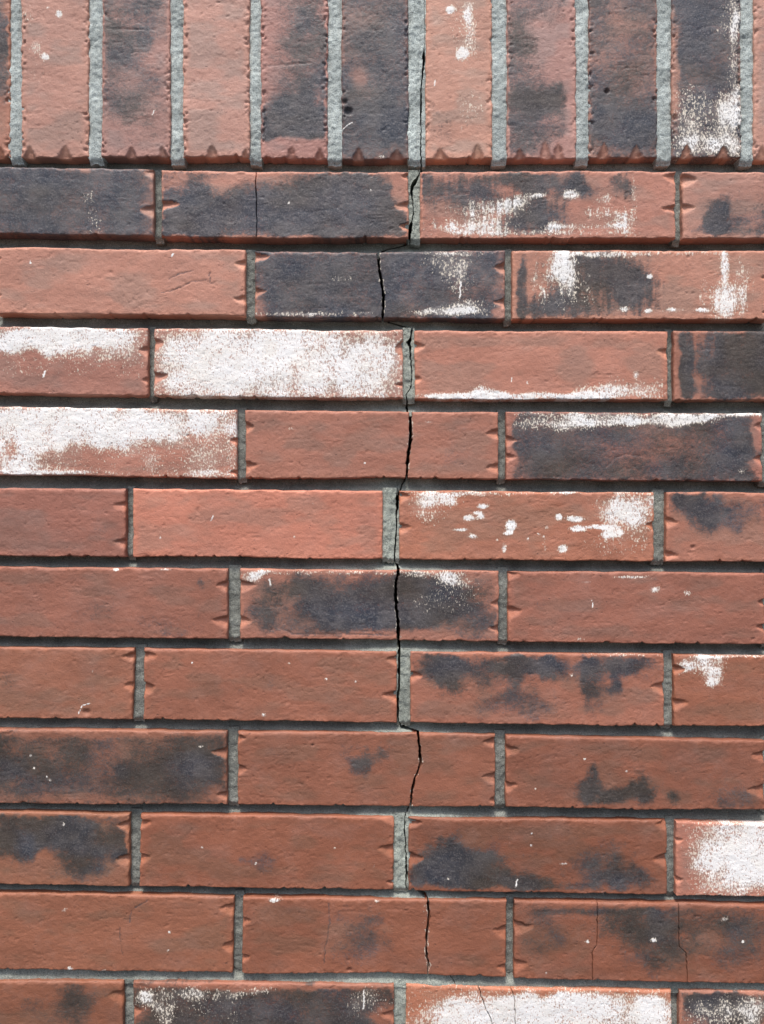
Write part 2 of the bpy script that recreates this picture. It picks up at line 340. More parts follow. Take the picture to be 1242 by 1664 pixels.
SEED = [11]
def brick(row, xl, xr, base, d0=0., dark=(), white=(), w0=0., blue=.5, bluep=(), dim=(), label=None,
          cracks=(), lines=(), slant=0., step=1.8, soldier=False, rough=1., chips=(), streak=0.):
    SEED[0] += 7; sd = SEED[0]; rr = random.Random(sd)
    T0, B0 = line(ROWT[row]), line(ROWB[row])
    vis = xr > -30 and xl < 1272
    if not vis: step = 7
    elif xl < -60 or xr > 1320: step = 2.0
    ca = 1.0 * rough
    tilt = rr.uniform(-.012, .012); proj = rr.uniform(-1.6, 1.4); yaw = rr.uniform(-.003, .003)
    T = lambda x: T0(x) + fbm(x / 26., x * 0 + 3.1, sd, 4) * .9 * rough + fbm(x / 190., x * 0 + .7, sd + 1, 2) * 1.0
    def B(x):
        c = np.clip(vnoise(x / 6., x * 0 + .5, sd + 2) - .70, 0, 1) * 17 * np.clip(vnoise(x / 40., x * 0 + .2, sd + 5) + .15, 0, 1)
        return B0(x) + fbm(x / 22., x * 0 + 8.1, sd + 3, 4) * .9 * rough - c + fbm(x / 170., x * 0 + .7, sd + 6, 2) * 1.0
    ym = (float(T0(np.array([xl]))[0]) + float(B0(np.array([xl]))[0])) / 2
    era = 1.3 if soldier else .7
    L = lambda y: xl + slant * (y - ym) + fbm(y / 16., y * 0 + 2.2, sd + 7, 4) * era
    R = lambda y: xr + slant * (y - ym) + fbm(y / 16., y * 0 + 5.2, sd + 8, 4) * era - \
        (np.clip(vnoise(y / 8., y * 0 + .5, sd + 12) - .74, 0, 1) * 9 if soldier else 0)
    bounds = [(L, xl, False)]
    for key in cracks:
        a, b = crackfn(CRACK[key]); cx = CRACK[key][2][0]
        bounds += [(a, cx, True), (b, cx, True)]
    bounds += [(R, xr, False)]
    pieces = []
    col = srgb(*base) * ALB
    for i in range(0, len(bounds), 2):
        (l, xa, ca_), (r, xb, cb_) = bounds[i], bounds[i + 1]
        X, Y, dl, dr, dt, db = patch(l, r, T, B, step, step < 4, xa, xb)
        # distance based rounding; broken edges stay sharp
        rn = 1 + .55 * fbm(X / 14., Y / 14., sd + 9, 3)
        def tt(d, rad): return np.clip(1 - d / (rad * rn), 0, 1)
        rl = .7 if ca_ else 3.2; rrt = .7 if cb_ else 3.2
        t = np.sqrt(tt(dl, rl) ** 2 + tt(dr, rrt) ** 2 + tt(dt, 4.2) ** 2 + tt(db, 1.5) ** 2)
        H = -3.2 * rn * (1 - np.sqrt(1 - np.clip(t, 0, .995) ** 2))
        # relief: gentle bow, creases, pits
        if step < 4:
            H += fbm(X / 120., Y / 60., sd + 20, 2) * .6 + fbm(X / 30., Y / 14., sd + 21, 3) * .22 + tilt * (Y - ym) + proj + yaw * (X - (xl + xr) / 2)
            cr = fbm(X / 34. + fbm(X / 25., Y / 25., sd + 60, 2) * .5, Y / 9., sd + 22, 3)
            H -= np.clip(.10 - np.abs(cr), 0, 1) * 6. * sst(.1, .5, fbm(X / 60., Y / 30., sd + 23, 2) + .22)
            H += fbm(X / 6., Y / 4.5, sd + 24, 2) * .16 * rough
            pit = vnoise(X / 4.2, Y / 3.4, sd + 25)
            pk = np.clip(vnoise(X / 7., Y / 6., sd + 28) - .94, 0, 1) * 20 * sst(.35, .8, vnoise(X / 60., Y / 40., sd + 29)); H -= pk
            H -= np.clip(pit - .93, 0, 1) * 20
            # crusty arrises
            ed = np.minimum(np.minimum(dl if not ca_ else 99, dr if not cb_ else 99), np.minimum(dt, db))
            H += fbm(X / 4., Y / 4., sd + 26, 2) * .5 * sst(9, 1, ed) * rough
            if soldier:
                es = np.minimum(dl, dr)
                H -= np.clip(vnoise(X / 4., Y / 4.5, sd + 27) - .55, 0, 1) * 9 * sst(13, 3, es) * sst(.3, .7, vnoise(Y / 50., (X > (xl + xr) / 2) * 3.3, sd + 33))
            # rim swell left by the mould
            H += .12 * np.exp(-((db - 6) / 4.) ** 2)
        # scoops pressed into the ends
        fresh = np.zeros_like(X)
        for dm_ in dim:
            side, pos = dm_[0], dm_[1]
            ln = (dm_[2] if len(dm_) > 2 else rr.uniform(17, 23)); hh = (dm_[3] if len(dm_) > 3 else rr.uniform(9, 12))
            if side == 'L': a_, c_ = X - xl, Y - pos
            elif side == 'R': a_, c_ = xr - X, Y - pos
            else: a_, c_ = float(B0(np.array([pos]))[0]) - Y, X - pos
            dep = rr.uniform(6, 10.5); ln = ln * rr.uniform(.85, 1.1)
            a_ = a_ + fbm(X / 9., Y / 9., sd + 40, 3) * 1.5; c_ = c_ + fbm(X / 9., Y / 9., sd + 41, 3) * 1.4
            k = np.clip(1 - a_ / ln, 0, 1.1)
            if side == 'B':
                wd = hh * k ** .8 + 1e-3; q = np.clip(1 - np.abs(c_) / wd, 0, 1)
                H -= 6.5 * k ** .8 * np.minimum(q * 2.2, 1) ; m_ = np.minimum(q * 3, 1) * (k > 0)
            else:
                wd = hh * k ** .6 + 1e-3
                up = np.clip((c_ + wd * .8) / (wd * .35), 0, 1)      # steep shaded lip above
                dn = np.clip(1 - (c_ + wd * .45) / (wd * 1.75), 0, 1)  # long lit slope below
                q = np.minimum(up, dn)
                H -= dep * k ** .8 * q; m_ = np.clip(q * 4, 0, 1) * (k > 0)
            fresh = np.maximum(fresh, m_)
        for (x_, y_, r_, dp) in chips:
            q = np.clip(1 - np.hypot(X - x_, (Y - y_) * 1.2) / r_, 0, 1); H -= dp * sst(0, .8, q)
        # colour
        wx = fbm(X / 24., Y / 24., sd + 30, 4) * 13; wy = fbm(X / 24., Y / 24., sd + 35, 4) * 11
        D = d0 + blobs(dark, X, Y, wx, wy)
        halo = blobs([(b[0], b[1], b[2] * 1.7 + 4, b[3] * 1.6 + 4, b[4]) for b in dark if b[4] > .25 and b[2] > 9], X, Y, wx * 1.5, wy * 1.5)
        D = D + .30 * halo * (.6 + .6 * fbm(X / 26., Y / 22., sd + 72, 3))
        eN = fbm(X / 11., Y / 11., sd + 45, 3)
        ed2 = np.minimum(np.minimum(dl + (99 if ca_ else 0), dr + (99 if cb_ else 0)), np.minimum(dt, db))
        D = np.clip(D, 0, 1.15) - (.7 if d0 < .4 else .3) * sst(6, 0, ed2 + eN * 4) 
        D = np.clip(D + (.26 * fbm(X / 42., Y / 34., sd + 47, 4) - .04) * sst(.03, .3, D), 0, 1.15) * (1 - fresh * .85)
        W = np.clip(w0 + blobs(white, X, Y, wx * .8, wy * .8), 0, 1); W = np.clip(W * (1 + .34 * fbm(X / 20., Y / 26., sd + 71, 4)), 0, 1); W = np.where(W > .6, .6 + (W - .6) * .62, W)
        W = W * (1 - fresh * .9)
        if streak:
            sn = fbm(X / 4.5, Y / 70., sd + 80, 3)
            D = np.clip(D + streak * .5 * sn * sst(.05, .4, D), 0, 1.2); W = np.clip(W + streak * .4 * sn * sst(.05, .3, W), 0, 1)
        for ln_ in lines:
            kind, wdt, pts = ln_
            sdist = seg_dist(X + fbm(Y / 9., X / 9., sd + 50, 2) * .9, Y + fbm(X / 9., Y / 9., sd + 51, 2) * .9, pts)
            if kind == 'dark': wdt = max(wdt * 1.2, 1.5)
            q = sst(wdt, wdt * .3, sdist)
            if kind == 'dark': q = q * (.45 + .5 * vnoise(X / 14., Y / 14., sd + 90)); D = np.maximum(D, q * .75); H -= q * 1.1; W = W * (1 - q)
            else: W = np.maximum(W, q * .95)
        hair = any(isinstance(c_, str) for c_ in cracks)
        if ca_ and not hair: W = np.maximum(W, .42 * sst(3.2, 1, dl) * sst(0, .5, fbm(Y / 12., Y * 0, sd + 52, 2)))
        if cb_ and not hair: W = np.maximum(W, .42 * sst(3.2, 1, dr) * sst(0, .5, fbm(Y / 12., Y * 0, sd + 53, 2)))
        b_ = np.clip(blue + blobs(bluep, X, Y, wx, wy) + .42 * fbm(X / 60., Y / 40., sd + 48, 2), 0, 1)
        C = col[None, None, :] * (1 + .10 * fbm(X / 70., Y / 40., sd + 49, 3))[..., None]
        orange = sst(9, 1, ed2 + eN * 3) * .26 + fresh * .75
        C = C * np.array([1.0, 1.18, 1.12]); C = C * (1 + orange[..., None] * np.array([.34, .26, .14]))
        gm = sst(-.25, .55, fbm(X / 55., Y / 24., sd + 55, 3)) * sst(3, 16, ed2)
        C = C * (1 + gm[..., None] * np.array([-.16, -.02, .03]))
        g = .12 * np.clip(fbm(X / 50., Y / 30., sd + 54, 3), 0, 1)
        C = C * (1 - g[..., None]) + g[..., None] * np.array([.24, .20, .18])
        pieces.append((X, Y, H, C, np.stack([D, W, b_], -1)))
    o = build('brick', pieces, BM, wall)
    if label: o['label'] = label
    return o

# soldier course ---------------------------------------------------------
PK = (196, 137, 124)  # sky haze on this upper course is partly put into its pale tints
so = dict(soldier=True, rough=1.2)
brick(0, -357, -245, PK, **so); brick(0, -226, -114, (180, 115, 100), d0=.3, **so)
brick(0, -96, 16, (184, 118, 100), dark=[(-30, 60, 40, 90, .7), (5, 110, 12, 60, .4)], dim=[('B', -2)], **so)
brick(0, 34, 144, (198, 136, 122), dark=[(100, 212, 22, 24, .25), (60, 60, 60, 80, .1)], white=[(72, 93, 6.5, 6, 1), (60, 78, 10, 10, .35), (95, 22, 5, 6, .8), (78, 12, 4, 3, .7), (45, 25, 12, 18, .28), (62, 110, 20, 50, .08)],
      dim=[('B', 47, 19, 11), ('B', 105, 20, 13)], **so)
brick(0, 166, 277, (176, 122, 114), dark=[(220, 20, 55, 40, .62), (195, 75, 35, 28, .5), (215, 150, 55, 55, .42), (235, 215, 45, 30, .12)], blue=.55,
      lines=[('dark', 1.2, [(175, 46), (250, 48)]), ('white', 1.8, [(251, 179), (249, 187)])], dim=[('B', 214, 20, 10), ('B', 265, 18, 9)], label='upright brick with a faint purplish grey top half', **so)
brick(0, 298, 406, (200, 139, 126), dark=[(350, 130, 50, 60, .06)], dim=[('B', 345, 20, 10), ('B', 399, 14, 6)], **so)
brick(0, 424, 533, (184, 124, 116), dark=[(500, 60, 42, 75, .62), (470, 130, 40, 40, .38), (505, 196, 55, 28, 1.1), (465, 186, 50, 20, .8), (450, 208, 45, 16, .7), (470, 236, 70, 12, -.5), (528, 120, 8, 90, .4)], blue=.6,
      lines=[('dark', 1.1, [(438, 107), (505, 103)])], dim=[('B', 474, 20, 10), ('B', 520, 16, 9)], label='upright brick with a blue black scorch above its base', **so)
brick(0, 555, 664, (160, 112, 104), d0=.6, dark=[(612, 165, 55, 45, .3), (632, 200, 45, 30, .5), (640, 25, 30, 60, .25), (582, 121, 14, 13, -.7), (563, 160, 8, 80, .15)], blue=.75, bluep=[(628, 190, 40, 40, .4)],
      white=[(621, 253, 5, 3, .7)], lines=[('white', 1.2, [(553, 212), (572, 198)])], dim=[('B', 583, 17, 11), ('B', 645, 16, 12)], chips=[(566, 180, 10, 5), (560, 165, 7, 4)], label='upright grey scorched brick left of the crack', **so)
brick(0, 692, 800, (206, 141, 124), dark=[(722, 208, 22, 22, .3), (700, 200, 10, 30, .15)], white=[(751, 87, 9, 8.5, 1), (732, 14, 6.5, 6, 1), (750, 45, 20, 40, .26), (768, 60, 12, 50, .3), (765, 175, 24, 30, .22), (762, 20, 10, 14, .35)],
      lines=[('white', 1.6, [(708, 130), (706, 140)])], dim=[('B', 716, 18, 12), ('B', 776, 22, 12)], label='upright pink brick with two white spots right of the crack', **so)
brick(0, 824, 937, (190, 132, 124), d0=.34, dark=[(866, 162, 55, 22, .7), (838, 90, 20, 85, .35), (868, 215, 50, 28, .4), (932, 120, 13, 150, -1), (885, 60, 24, 36, -.32), (900, 105, 25, 25, -.25), (880, 20, 26, 30, .1), (925, 235, 20, 25, -.7)], blue=.5,
      dim=[('B', 845, 14, 10), ('B', 887, 30, 11), ('B', 908, 24, 12)], **so)
brick(0, 957, 1069, (180, 122, 110), d0=.66, dark=[(1012, 200, 60, 36, .6), (1010, 60, 40, 60, -.12), (990, 245, 60, 8, -.3), (962, 190, 6, 10, -.8)], blue=.5, bluep=[(1012, 200, 60, 36, .5)],
      dim=[('B', 982, 26, 12), ('B', 1035, 22, 12)], chips=[(987, 147, 6, 5), (1064, 160, 5, 4)], label='upright dark brick with a navy band near its base', **so)
brick(0, 1092, 1205, (185, 125, 110), d0=.85, dark=[(1120, 70, 40, 60, .2), (1098, 120, 7, 90, -.7)], blue=.8,
      white=[(1150, 238, 60, 18, .5), (1188, 190, 22, 55, .42), (1150, 190, 46, 40, .36), (1195, 90, 9, 90, .4), (1185, 30, 24, 35, .3), (1115, 215, 20, 40, .2), (1110, 150, 16, 20, .2)],
      dim=[('B', 1116, 22, 12), ('B', 1176, 22, 13)], label='upright navy brick dusted white towards its base', **so)
brick(0, 1226, 1338, (204, 142, 128), dim=[('B', 1240, 22, 12)], **so)
brick(0, 1357, 1468, (170, 115, 105), d0=.5, **so); brick(0, 1487, 1598, PK, **so)

# row 1
brick(1, -165, 249, (170, 118, 108), d0=.92, dark=[(112, 330, 22, 45, -.22), (243, 325, 14, 50, -.4), (143, 277, 8, 5, -.9), (40, 320, 60, 50, .15), (188, 330, 25, 50, .15)], blue=.85,
      white=[(152, 352, 9, 14, .36), (142, 322, 8, 12, .3), (150, 372, 20, 8, .2)], dim=[('R', 341, 20, 11), ('R', 280, 16, 8)], label='navy grey scorched brick at the left under the upright course')
brick(1, 262, 664, (194, 126, 110), d0=.3, dark=[(470, 352, 220, 44, .7), (300, 292, 30, 14, -.3), (400, 288, 80, 12, -.3), (318, 325, 18, 50, .55), (566, 330, 50, 60, 1.0), (520, 310, 60, 30, .3), (295, 362, 40, 25, .4), (440, 335, 120, 22, .3), (650, 312, 15, 34, -.9), (355, 303, 24, 14, -.35)],
      blue=.72, bluep=[(566, 335, 40, 50, .3)], lines=[('dark', 1.0, [(537, 282), (539, 335), (540, 384)]), ('white', 1.9, [(470, 328), (470, 330)]), ('white', 1.7, [(603, 307), (603, 309)])],
      dim=[('L', 331, 30, 9), ('R', 285, 12, 6), ('R', 334, 24, 9), ('R', 368, 16, 8)], cracks=['1h'], label='half scorched brick with two upright hairline splits')
brick(1, 683, 1098, (196, 126, 110), dark=[(735, 305, 70, 26, .7), (700, 350, 18, 30, .25), (870, 296, 48, 16, .95), (865, 348, 45, 34, .95), (938, 292, 11, 16, 1.1), (1010, 298, 15, 28, .75), (780, 330, 40, 20, .3)], blue=.5,
      white=[(795, 340, 55, 13, .62), (765, 368, 60, 14, .68), (840, 325, 26, 10, .6), (875, 317, 20, 4, .6), (928, 315, 13, 8, .62), (900, 365, 14, 10, .5), (985, 345, 30, 10, .42), (978, 322, 16, 8, .4), (1015, 365, 16, 20, .66), (950, 368, 60, 5, .45), (1031, 330, 4, 44, .42), (895, 378, 120, 4, .35)],
      dim=[('R', 288, 22, 10), ('R', 338, 22, 8)], streak=.42, label='red and slate brick with white splashes right of the crack')
brick(1, 1110, 1525, (190, 128, 114), dark=[(1168, 352, 17, 22, 1.0), (1150, 372, 26, 10, .7), (1205, 372, 40, 14, .55), (1260, 340, 60, 50, .3)], dim=[('L', 291, 25, 12), ('L', 337, 24, 8)])
brick(1, -580, -180, (180, 118, 105)); brick(1, 1540, 1900, (185, 120, 105))
# row 2
brick(2, -9, 399, (202, 133, 116), dark=[(40, 475, 50, 16, .12), (300, 465, 60, 30, .10)], lines=[('dark', .9, [(262, 476), (285, 471), (312, 458), (335, 456), (352, 464)]), ('dark', .9, [(341, 443), (343, 458)]), ('dark', .7, [(275, 455), (290, 445), (315, 440)]),
      ('white', 1.8, [(50, 425), (50, 428)]), ('white', 2.2, [(283, 413), (280, 417)])], dim=[('R', 430, 21, 9), ('R', 486, 20, 8), ('L', 421, 14, 8), ('L', 480, 12, 7)], label='plain salmon brick with faint crazing near its right end')
brick(2, 414, 821, (180, 120, 108), d0=.95, dark=[(420, 490, 12, 30, -.45), (812, 508, 10, 10, -1.1), (814, 440, 9, 40, -.4), (800, 465, 20, 30, -.15)], blue=.85,
      white=[(725, 507, 60, 6, .62), (762, 498, 40, 10, .45), (728, 425, 34, 18, .34), (745, 450, 20, 26, .3), (560, 453, 26, 5, .22), (500, 510, 90, 4, .5), (740, 412, 50, 4, .4)], lines=[('white', 1.6, [(749, 458), (747, 483)])],
      dim=[('L', 416, 22, 9), ('L', 473, 20, 9), ('R', 434, 22, 10), ('R', 491, 20, 9)], cracks=[2], label='slate blue brick broken through by the crack')
brick(2, 833, 1252, (198, 130, 112), dark=[(849, 470, 7, 60, 1.0), (955, 455, 62, 60, .85), (1030, 468, 30, 36, .8), (890, 500, 40, 22, .6), (990, 430, 30, 26, .3), (1080, 470, 30, 40, .15), (1120, 440, 40, 30, .1)], blue=.35,
      white=[(900, 428, 15, 24, .72), (922, 440, 14, 30, .5), (882, 478, 8, 22, .5), (930, 470, 30, 34, .26), (985, 412, 70, 5, .6), (1176, 428, 9, 26, .8), (1178, 490, 20, 34, .7), (1208, 470, 14, 50, .34), (1145, 480, 10, 26, .3), (1056, 449, 5, 4, .9), (870, 450, 6, 30, .3),
             (1015, 503, 12, 4, .75), (1053, 505, 8, 3.5, .9), (1094, 504, 14, 4, .75), (1140, 504, 13, 4, .7), (1130, 412, 60, 4, .35)],
      dim=[('R', 452, 16, 8), ('R', 508, 16, 7)], streak=.5, label='red brick with charred and white vertical runs')
brick(2, -425, -28, (176, 110, 95)); brick(2, 1268, 1680, (170, 105, 90), d0=.3)
# row 3
brick(3, -170, 240, (184, 118, 104), white=[(40, 548, 120, 20, .9), (150, 545, 90, 14, .6), (15, 568, 40, 16, .5), (95, 566, 20, 16, .4), (165, 565, 60, 22, .3), (215, 575, 26, 34, .26), (125, 590, 60, 26, .14), (30, 600, 50, 14, .15)],
      lines=[('white', 2, [(73, 603), (70, 613)])], dim=[('R', 570, 15, 9), ('R', 618, 12, 6)], label='red brick with white bloom over its upper half')
brick(3, 250, 655, (190, 124, 110), w0=.22, white=[(450, 588, 170, 60, .72), (320, 590, 60, 60, .28), (610, 600, 50, 60, .18)], dark=[(650, 565, 8, 26, .1), (472, 570, 5, 10, .4)],
      dim=[('L', 558, 19, 13), ('L', 611, 25, 10), ('R', 566, 12, 18), ('R', 625, 16, 5)], label='brick almost wholly covered in white bloom')
brick(3, 674, 1086, (196, 124, 106), dark=[(740, 590, 30, 24, .14)], white=[(850, 644, 170, 6, .95), (790, 637, 26, 9, .6), (975, 636, 40, 10, .6), (1050, 632, 34, 14, .5), (1035, 608, 5, 6, .7), (735, 645, 40, 5, .4), (1000, 625, 24, 12, .35)],
      lines=[('white', 1.4, [(832, 614), (833, 620)]), ('white', 1.4, [(857, 620), (858, 624)])], dim=[('L', 562, 18, 9), ('L', 616, 15, 8), ('R', 572, 18, 9)], label='salmon brick with a white crust along its bottom edge')
brick(3, 1096, 1508, (172, 108, 92), dark=[(1114, 592, 10, 80, 1.2), (1205, 590, 66, 80, 1.05), (1240, 638, 26, 10, -.8), (1260, 600, 60, 60, .5), (1133, 600, 5, 70, -.3)], blue=.15, dim=[], streak=.5, label='brown scorched brick with a black stripe at its left end and stamped relief painted as dark streaks')  # stamped relief has no shape here; its shade is painted as dark streaks
brick(3, -580, -185, PK); brick(3, 1524, 1900, PK)
# row 4
brick(4, -30, 385, (192, 122, 106), w0=.14, white=[(190, 686, 230, 26, .8), (200, 712, 70, 22, .5), (40, 715, 60, 50, .5), (110, 700, 60, 30, .3), (350, 740, 50, 34, .28), (0, 760, 70, 14, .4), (60, 768, 100, 4, .5), (340, 770, 50, 6, .4), (250, 745, 12, 14, .2)],
      dim=[('R', 716, 12, 7), ('R', 768, 14, 6)], label='brick white with bloom fading to red along its base')
brick(4, 399, 810, (180, 112, 95), dark=[(745, 720, 28, 45, .16), (470, 690, 60, 26, .06)], white=[(477, 697, 8, 2.5, .5), (696, 686, 8, 2, .5), (593, 752, 3, 3, .9)], dim=[('L', 693, 16, 9), ('L', 757, 20, 11), ('R', 704, 22, 9), ('R', 760, 22, 9)], cracks=[4], label='plain red brick broken through by a wide black crack')
brick(4, 823, 1240, (180, 112, 98), d0=.86, dark=[(827, 725, 9, 70, -1.1), (1032, 725, 80, 22, -.28), (1060, 745, 60, 14, -.12), (1233, 700, 9, 30, -1.1), (1230, 762, 14, 18, -1), (1180, 720, 40, 40, .2), (870, 735, 40, 30, .1)], blue=.4, bluep=[(1180, 740, 50, 45, .5), (970, 705, 30, 20, .4)],
      white=[(900, 686, 60, 12, .6), (990, 684, 50, 8, .6), (1070, 684, 60, 9, .62), (1130, 680, 40, 8, .66), (1210, 673, 40, 5, .7), (1000, 674, 170, 4, .35), (1205, 764, 6, 5, .4)],
      lines=[('dark', 1.0, [(985, 760), (1000, 745), (1020, 738), (1045, 742)])], dim=[('L', 716, 16, 8), ('L', 742, 18, 7), ('R', 692, 16, 9), ('R', 746, 18, 9)], label='black scorched brick with a white frosted top edge')
brick(4, -460, -48, (178, 112, 98), d0=.2); brick(4, 1256, 1670, (180, 110, 95))
# row 5
brick(5, -205, 204, (170, 104, 90), dark=[(150, 860, 50, 20, .12), (60, 830, 60, 30, .08)], dim=[('R', 822, 21, 9), ('R', 881, 22, 8)])
brick(5, 216, 622, (212, 128, 108), white=[(262, 864, 3, 4, .5), (261, 874, 2.5, 3, .8), (509, 818, 2.5, 3, .6), (478, 873, 3, 3, .6)], lines=[('white', 1.7, [(347, 838), (343, 846)])], dim=[], label='brightest smooth orange brick')
brick(5, 649, 1063, (188, 114, 92), white=[(697, 812, 30, 12, .6), (733, 812, 16, 10, .6), (700, 835, 26, 16, .42), (770, 802, 90, 4, .5), (783, 823, 9, 4.5, 1), (776, 833, 8, 2.5, .9), (762, 842, 9, 5, 1), (782, 840, 7, 4.5, 1), (747, 861, 15, 2.5, .9), (831, 855, 8.5, 7.5, 1), (826, 866, 8, 3.5, 1), (768, 872, 7, 4, .9), (820, 888, 4.5, 9, .8), (808, 877, 4, 3, .7),
             (910, 840, 6, 5, 1), (890, 856, 4.5, 3.5, .9), (937, 843, 13, 5, 1), (938, 858, 12, 5, .8), (912, 892, 8, 6, 1), (875, 867, 3, 3, .9), (858, 875, 3, 3, .9), (884, 871, 3, 3, .8), (885, 885, 4, 12, .35), (975, 856, 24, 3.5, .9), (993, 866, 16, 7, .9), (1000, 828, 30, 26, .6), (1038, 822, 32, 30, .55), (1040, 858, 24, 16, .3), (1010, 885, 60, 16, .24), (915, 801, 30, 3, .7)],
      dim=[('L', 806, 20, 10), ('L', 857, 22, 10), ('R', 853, 15, 9)], label='red brick with white paint like splashes and a frosted right end')
brick(5, 1083, 1496, (184, 114, 96), dark=[(1143, 822, 34, 26, 1.05), (1205, 835, 50, 22, .34), (1170, 850, 30, 14, .3), (1115, 812, 20, 12, .3)], blue=.6, dim=[('L', 848, 20, 9), ('L', 902, 20, 8)], chips=[(1126, 889, 5, 3)])
brick(5, -615, -220, (170, 104, 90)); brick(5, 1512, 1900, PK)
# row 6
brick(6, -40, 370, (165, 100, 84), dark=[(190, 992, 60, 22, .22), (285, 1012, 36, 20, .28), (150, 1010, 26, 20, .14), (328, 948, 6, 9, .5), (300, 1030, 30, 12, .2)], white=[(190, 925, 6, 2.5, .8), (270, 926, 8, 2, .7)], dim=[('R', 951, 20, 10), ('R', 1008, 27, 11)])
brick(6, 390, 811, (178, 112, 96), dark=[(585, 985, 120, 46, 1.05), (480, 950, 44, 18, .6), (428, 1003, 18, 20, .45), (690, 950, 40, 30, .7), (745, 1000, 70, 44, .62), (790, 950, 18, 20, .3), (660, 1030, 90, 8, -.5), (450, 985, 14, 16, -.2)], blue=.4, bluep=[(580, 985, 70, 40, .4)],
      white=[(410, 938, 16, 10, .62), (425, 930, 20, 5, .5), (733, 942, 20, 12, .52), (695, 932, 60, 6, .42), (725, 975, 46, 26, .2), (535, 930, 110, 4, .35), (760, 945, 30, 20, .2)], lines=[('white', 1.9, [(438, 941), (440, 951)]), ('dark', .9, [(450, 998), (454, 1020), (475, 1030), (640, 1032)])],
      dim=[('L', 951, 27, 11), ('L', 1010, 22, 11), ('R', 980, 16, 8), ('R', 1022, 18, 8)], cracks=[6], label='charcoal centred brick broken through by the crack')
brick(6, 826, 1244, (166, 100, 84), dark=[(875, 990, 16, 46, .14), (1080, 940, 20, 8, .3)], white=[(1065, 957, 7, 5, .75), (1118, 964, 6, 4, .6), (1030, 938, 30, 2.5, .5), (955, 946, 6, 2, .6), (942, 1040, 8, 3, .4)], lines=[('white', 1.3, [(963, 976), (963, 987)])], dim=[('L', 934, 21, 8), ('L', 994, 26, 12), ('R', 978, 12, 8), ('R', 1020, 14, 8)])
brick(6, -465, -58, (165, 100, 84)); brick(6, 1260, 1670, (165, 100, 84))
# row 7
brick(7, -195, 216, (168, 102, 82), slant=-.03, dark=[(20, 1105, 18, 16, .2), (110, 1130, 60, 20, .06)], white=[(150, 1091, 2.5, 2.5, .9)], chips=[(140, 1158, 9, 3)], lines=[('white', 1.2, [(127, 1160), (133, 1147), (146, 1143)])], dim=[('R', 1067, 19, 8), ('R', 1115, 18, 9)])
brick(7, 233, 645, (166, 99, 80), dark=[(438, 1105, 7, 14, .25), (390, 1125, 12, 8, .12)], white=[(312, 1077, 2.5, 3, .9), (530, 1103, 2.5, 3, .9), (578, 1108, 3, 3, .9), (428, 1162, 4, 4, .8), (470, 1078, 4, 2, .5)], dim=[('L', 1066, 21, 9), ('L', 1118, 20, 12), ('R', 1072, 22, 9), ('R', 1130, 23, 11)])
brick(7, 667, 1080, (172, 104, 86), dark=[(720, 1085, 42, 26, .95), (735, 1110, 26, 20, .45), (845, 1086, 26, 20, .75), (895, 1084, 24, 18, .9), (956, 1092, 18, 30, .8), (1007, 1080, 28, 18, .95), (1000, 1110, 12, 18, .7), (1040, 1080, 30, 12, .4), (864, 1145, 36, 24, .6), (800, 1150, 30, 20, .35), (960, 1140, 14, 22, .35), (800, 1090, 40, 30, .3), (810, 1078, 60, 12, .3)], blue=.45,
      white=[(928, 1098, 3, 4, .9), (1020, 1064, 60, 3, .3)], dim=[('L', 1098, 22, 10), ('R', 1117, 23, 11)], label='red brick with smoky grey drifts along its upper half')
brick(7, 1096, 1506, (168, 99, 78), white=[(1114, 1082, 14, 10, .62), (1150, 1078, 26, 16, .6), (1160, 1100, 13, 13, .55), (1155, 1110, 9, 9, .4), (1200, 1067, 60, 3, .5)], dim=[('L', 1088, 20, 9), ('L', 1143, 22, 10)], label='orange red brick with a white patch at its top left')
brick(7, -610, -212, (168, 102, 82)); brick(7, 1522, 1900, (168, 102, 82))
# row 8
brick(8, -45, 369, (160, 98, 80), d0=.72, dark=[(15, 1250, 34, 18, .4), (320, 1245, 40, 28, .5), (240, 1245, 40, 20, .2), (150, 1192, 230, 7, -.6), (110, 1298, 130, 8, -.4), (350, 1290, 22, 16, -.4), (200, 1215, 14, 20, -.14), (195, 1253, 8, 9, .4), (90, 1250, 60, 30, .1)], blue=.12, bluep=[(15, 1250, 34, 18, .4), (320, 1245, 40, 28, .5)],
      white=[(50, 1228, 3, 3, .8), (56, 1248, 3, 3, .8), (82, 1267, 3, 3, .9), (77, 1262, 2.5, 2.5, .8), (327, 1213, 4, 3, .6)], dim=[('R', 1222, 26, 10), ('R', 1292, 16, 8)], label='smoky brown black brick at the left, low on the wall')
brick(8, 386, 805, (160, 95, 76), dark=[(592, 1228, 30, 14, .6), (588, 1245, 12, 12, .6), (450, 1222, 20, 20, .14), (520, 1290, 60, 20, .05)], chips=[(508, 1211, 3, 3)], dim=[('L', 1200, 14, 7), ('L', 1250, 17, 10), ('R', 1206, 24, 9), ('R', 1263, 22, 10), ('R', 1300, 10, 5)], cracks=[8], label='red brick with a grey smudge, broken through by the crack')
brick(8, 822, 1243, (153, 90, 72), dark=[(963, 1284, 18, 26, .95), (965, 1256, 6, 18, .6), (1003, 1290, 20, 14, .7), (1043, 1282, 18, 24, 1.0), (1095, 1296, 10, 12, .7), (1195, 1298, 34, 18, .5), (870, 1298, 20, 12, .2), (1150, 1250, 80, 40, .08)], blue=.25,
      white=[(950, 1233, 3, 2.5, .8), (1018, 1253, 3, 3, .8), (870, 1281, 2.5, 2.5, .7)], dim=[('L', 1218, 21, 10), ('L', 1276, 21, 10), ('R', 1228, 26, 10), ('R', 1284, 28, 12)], label='dull red brick with pointed smoky smudges along its base')
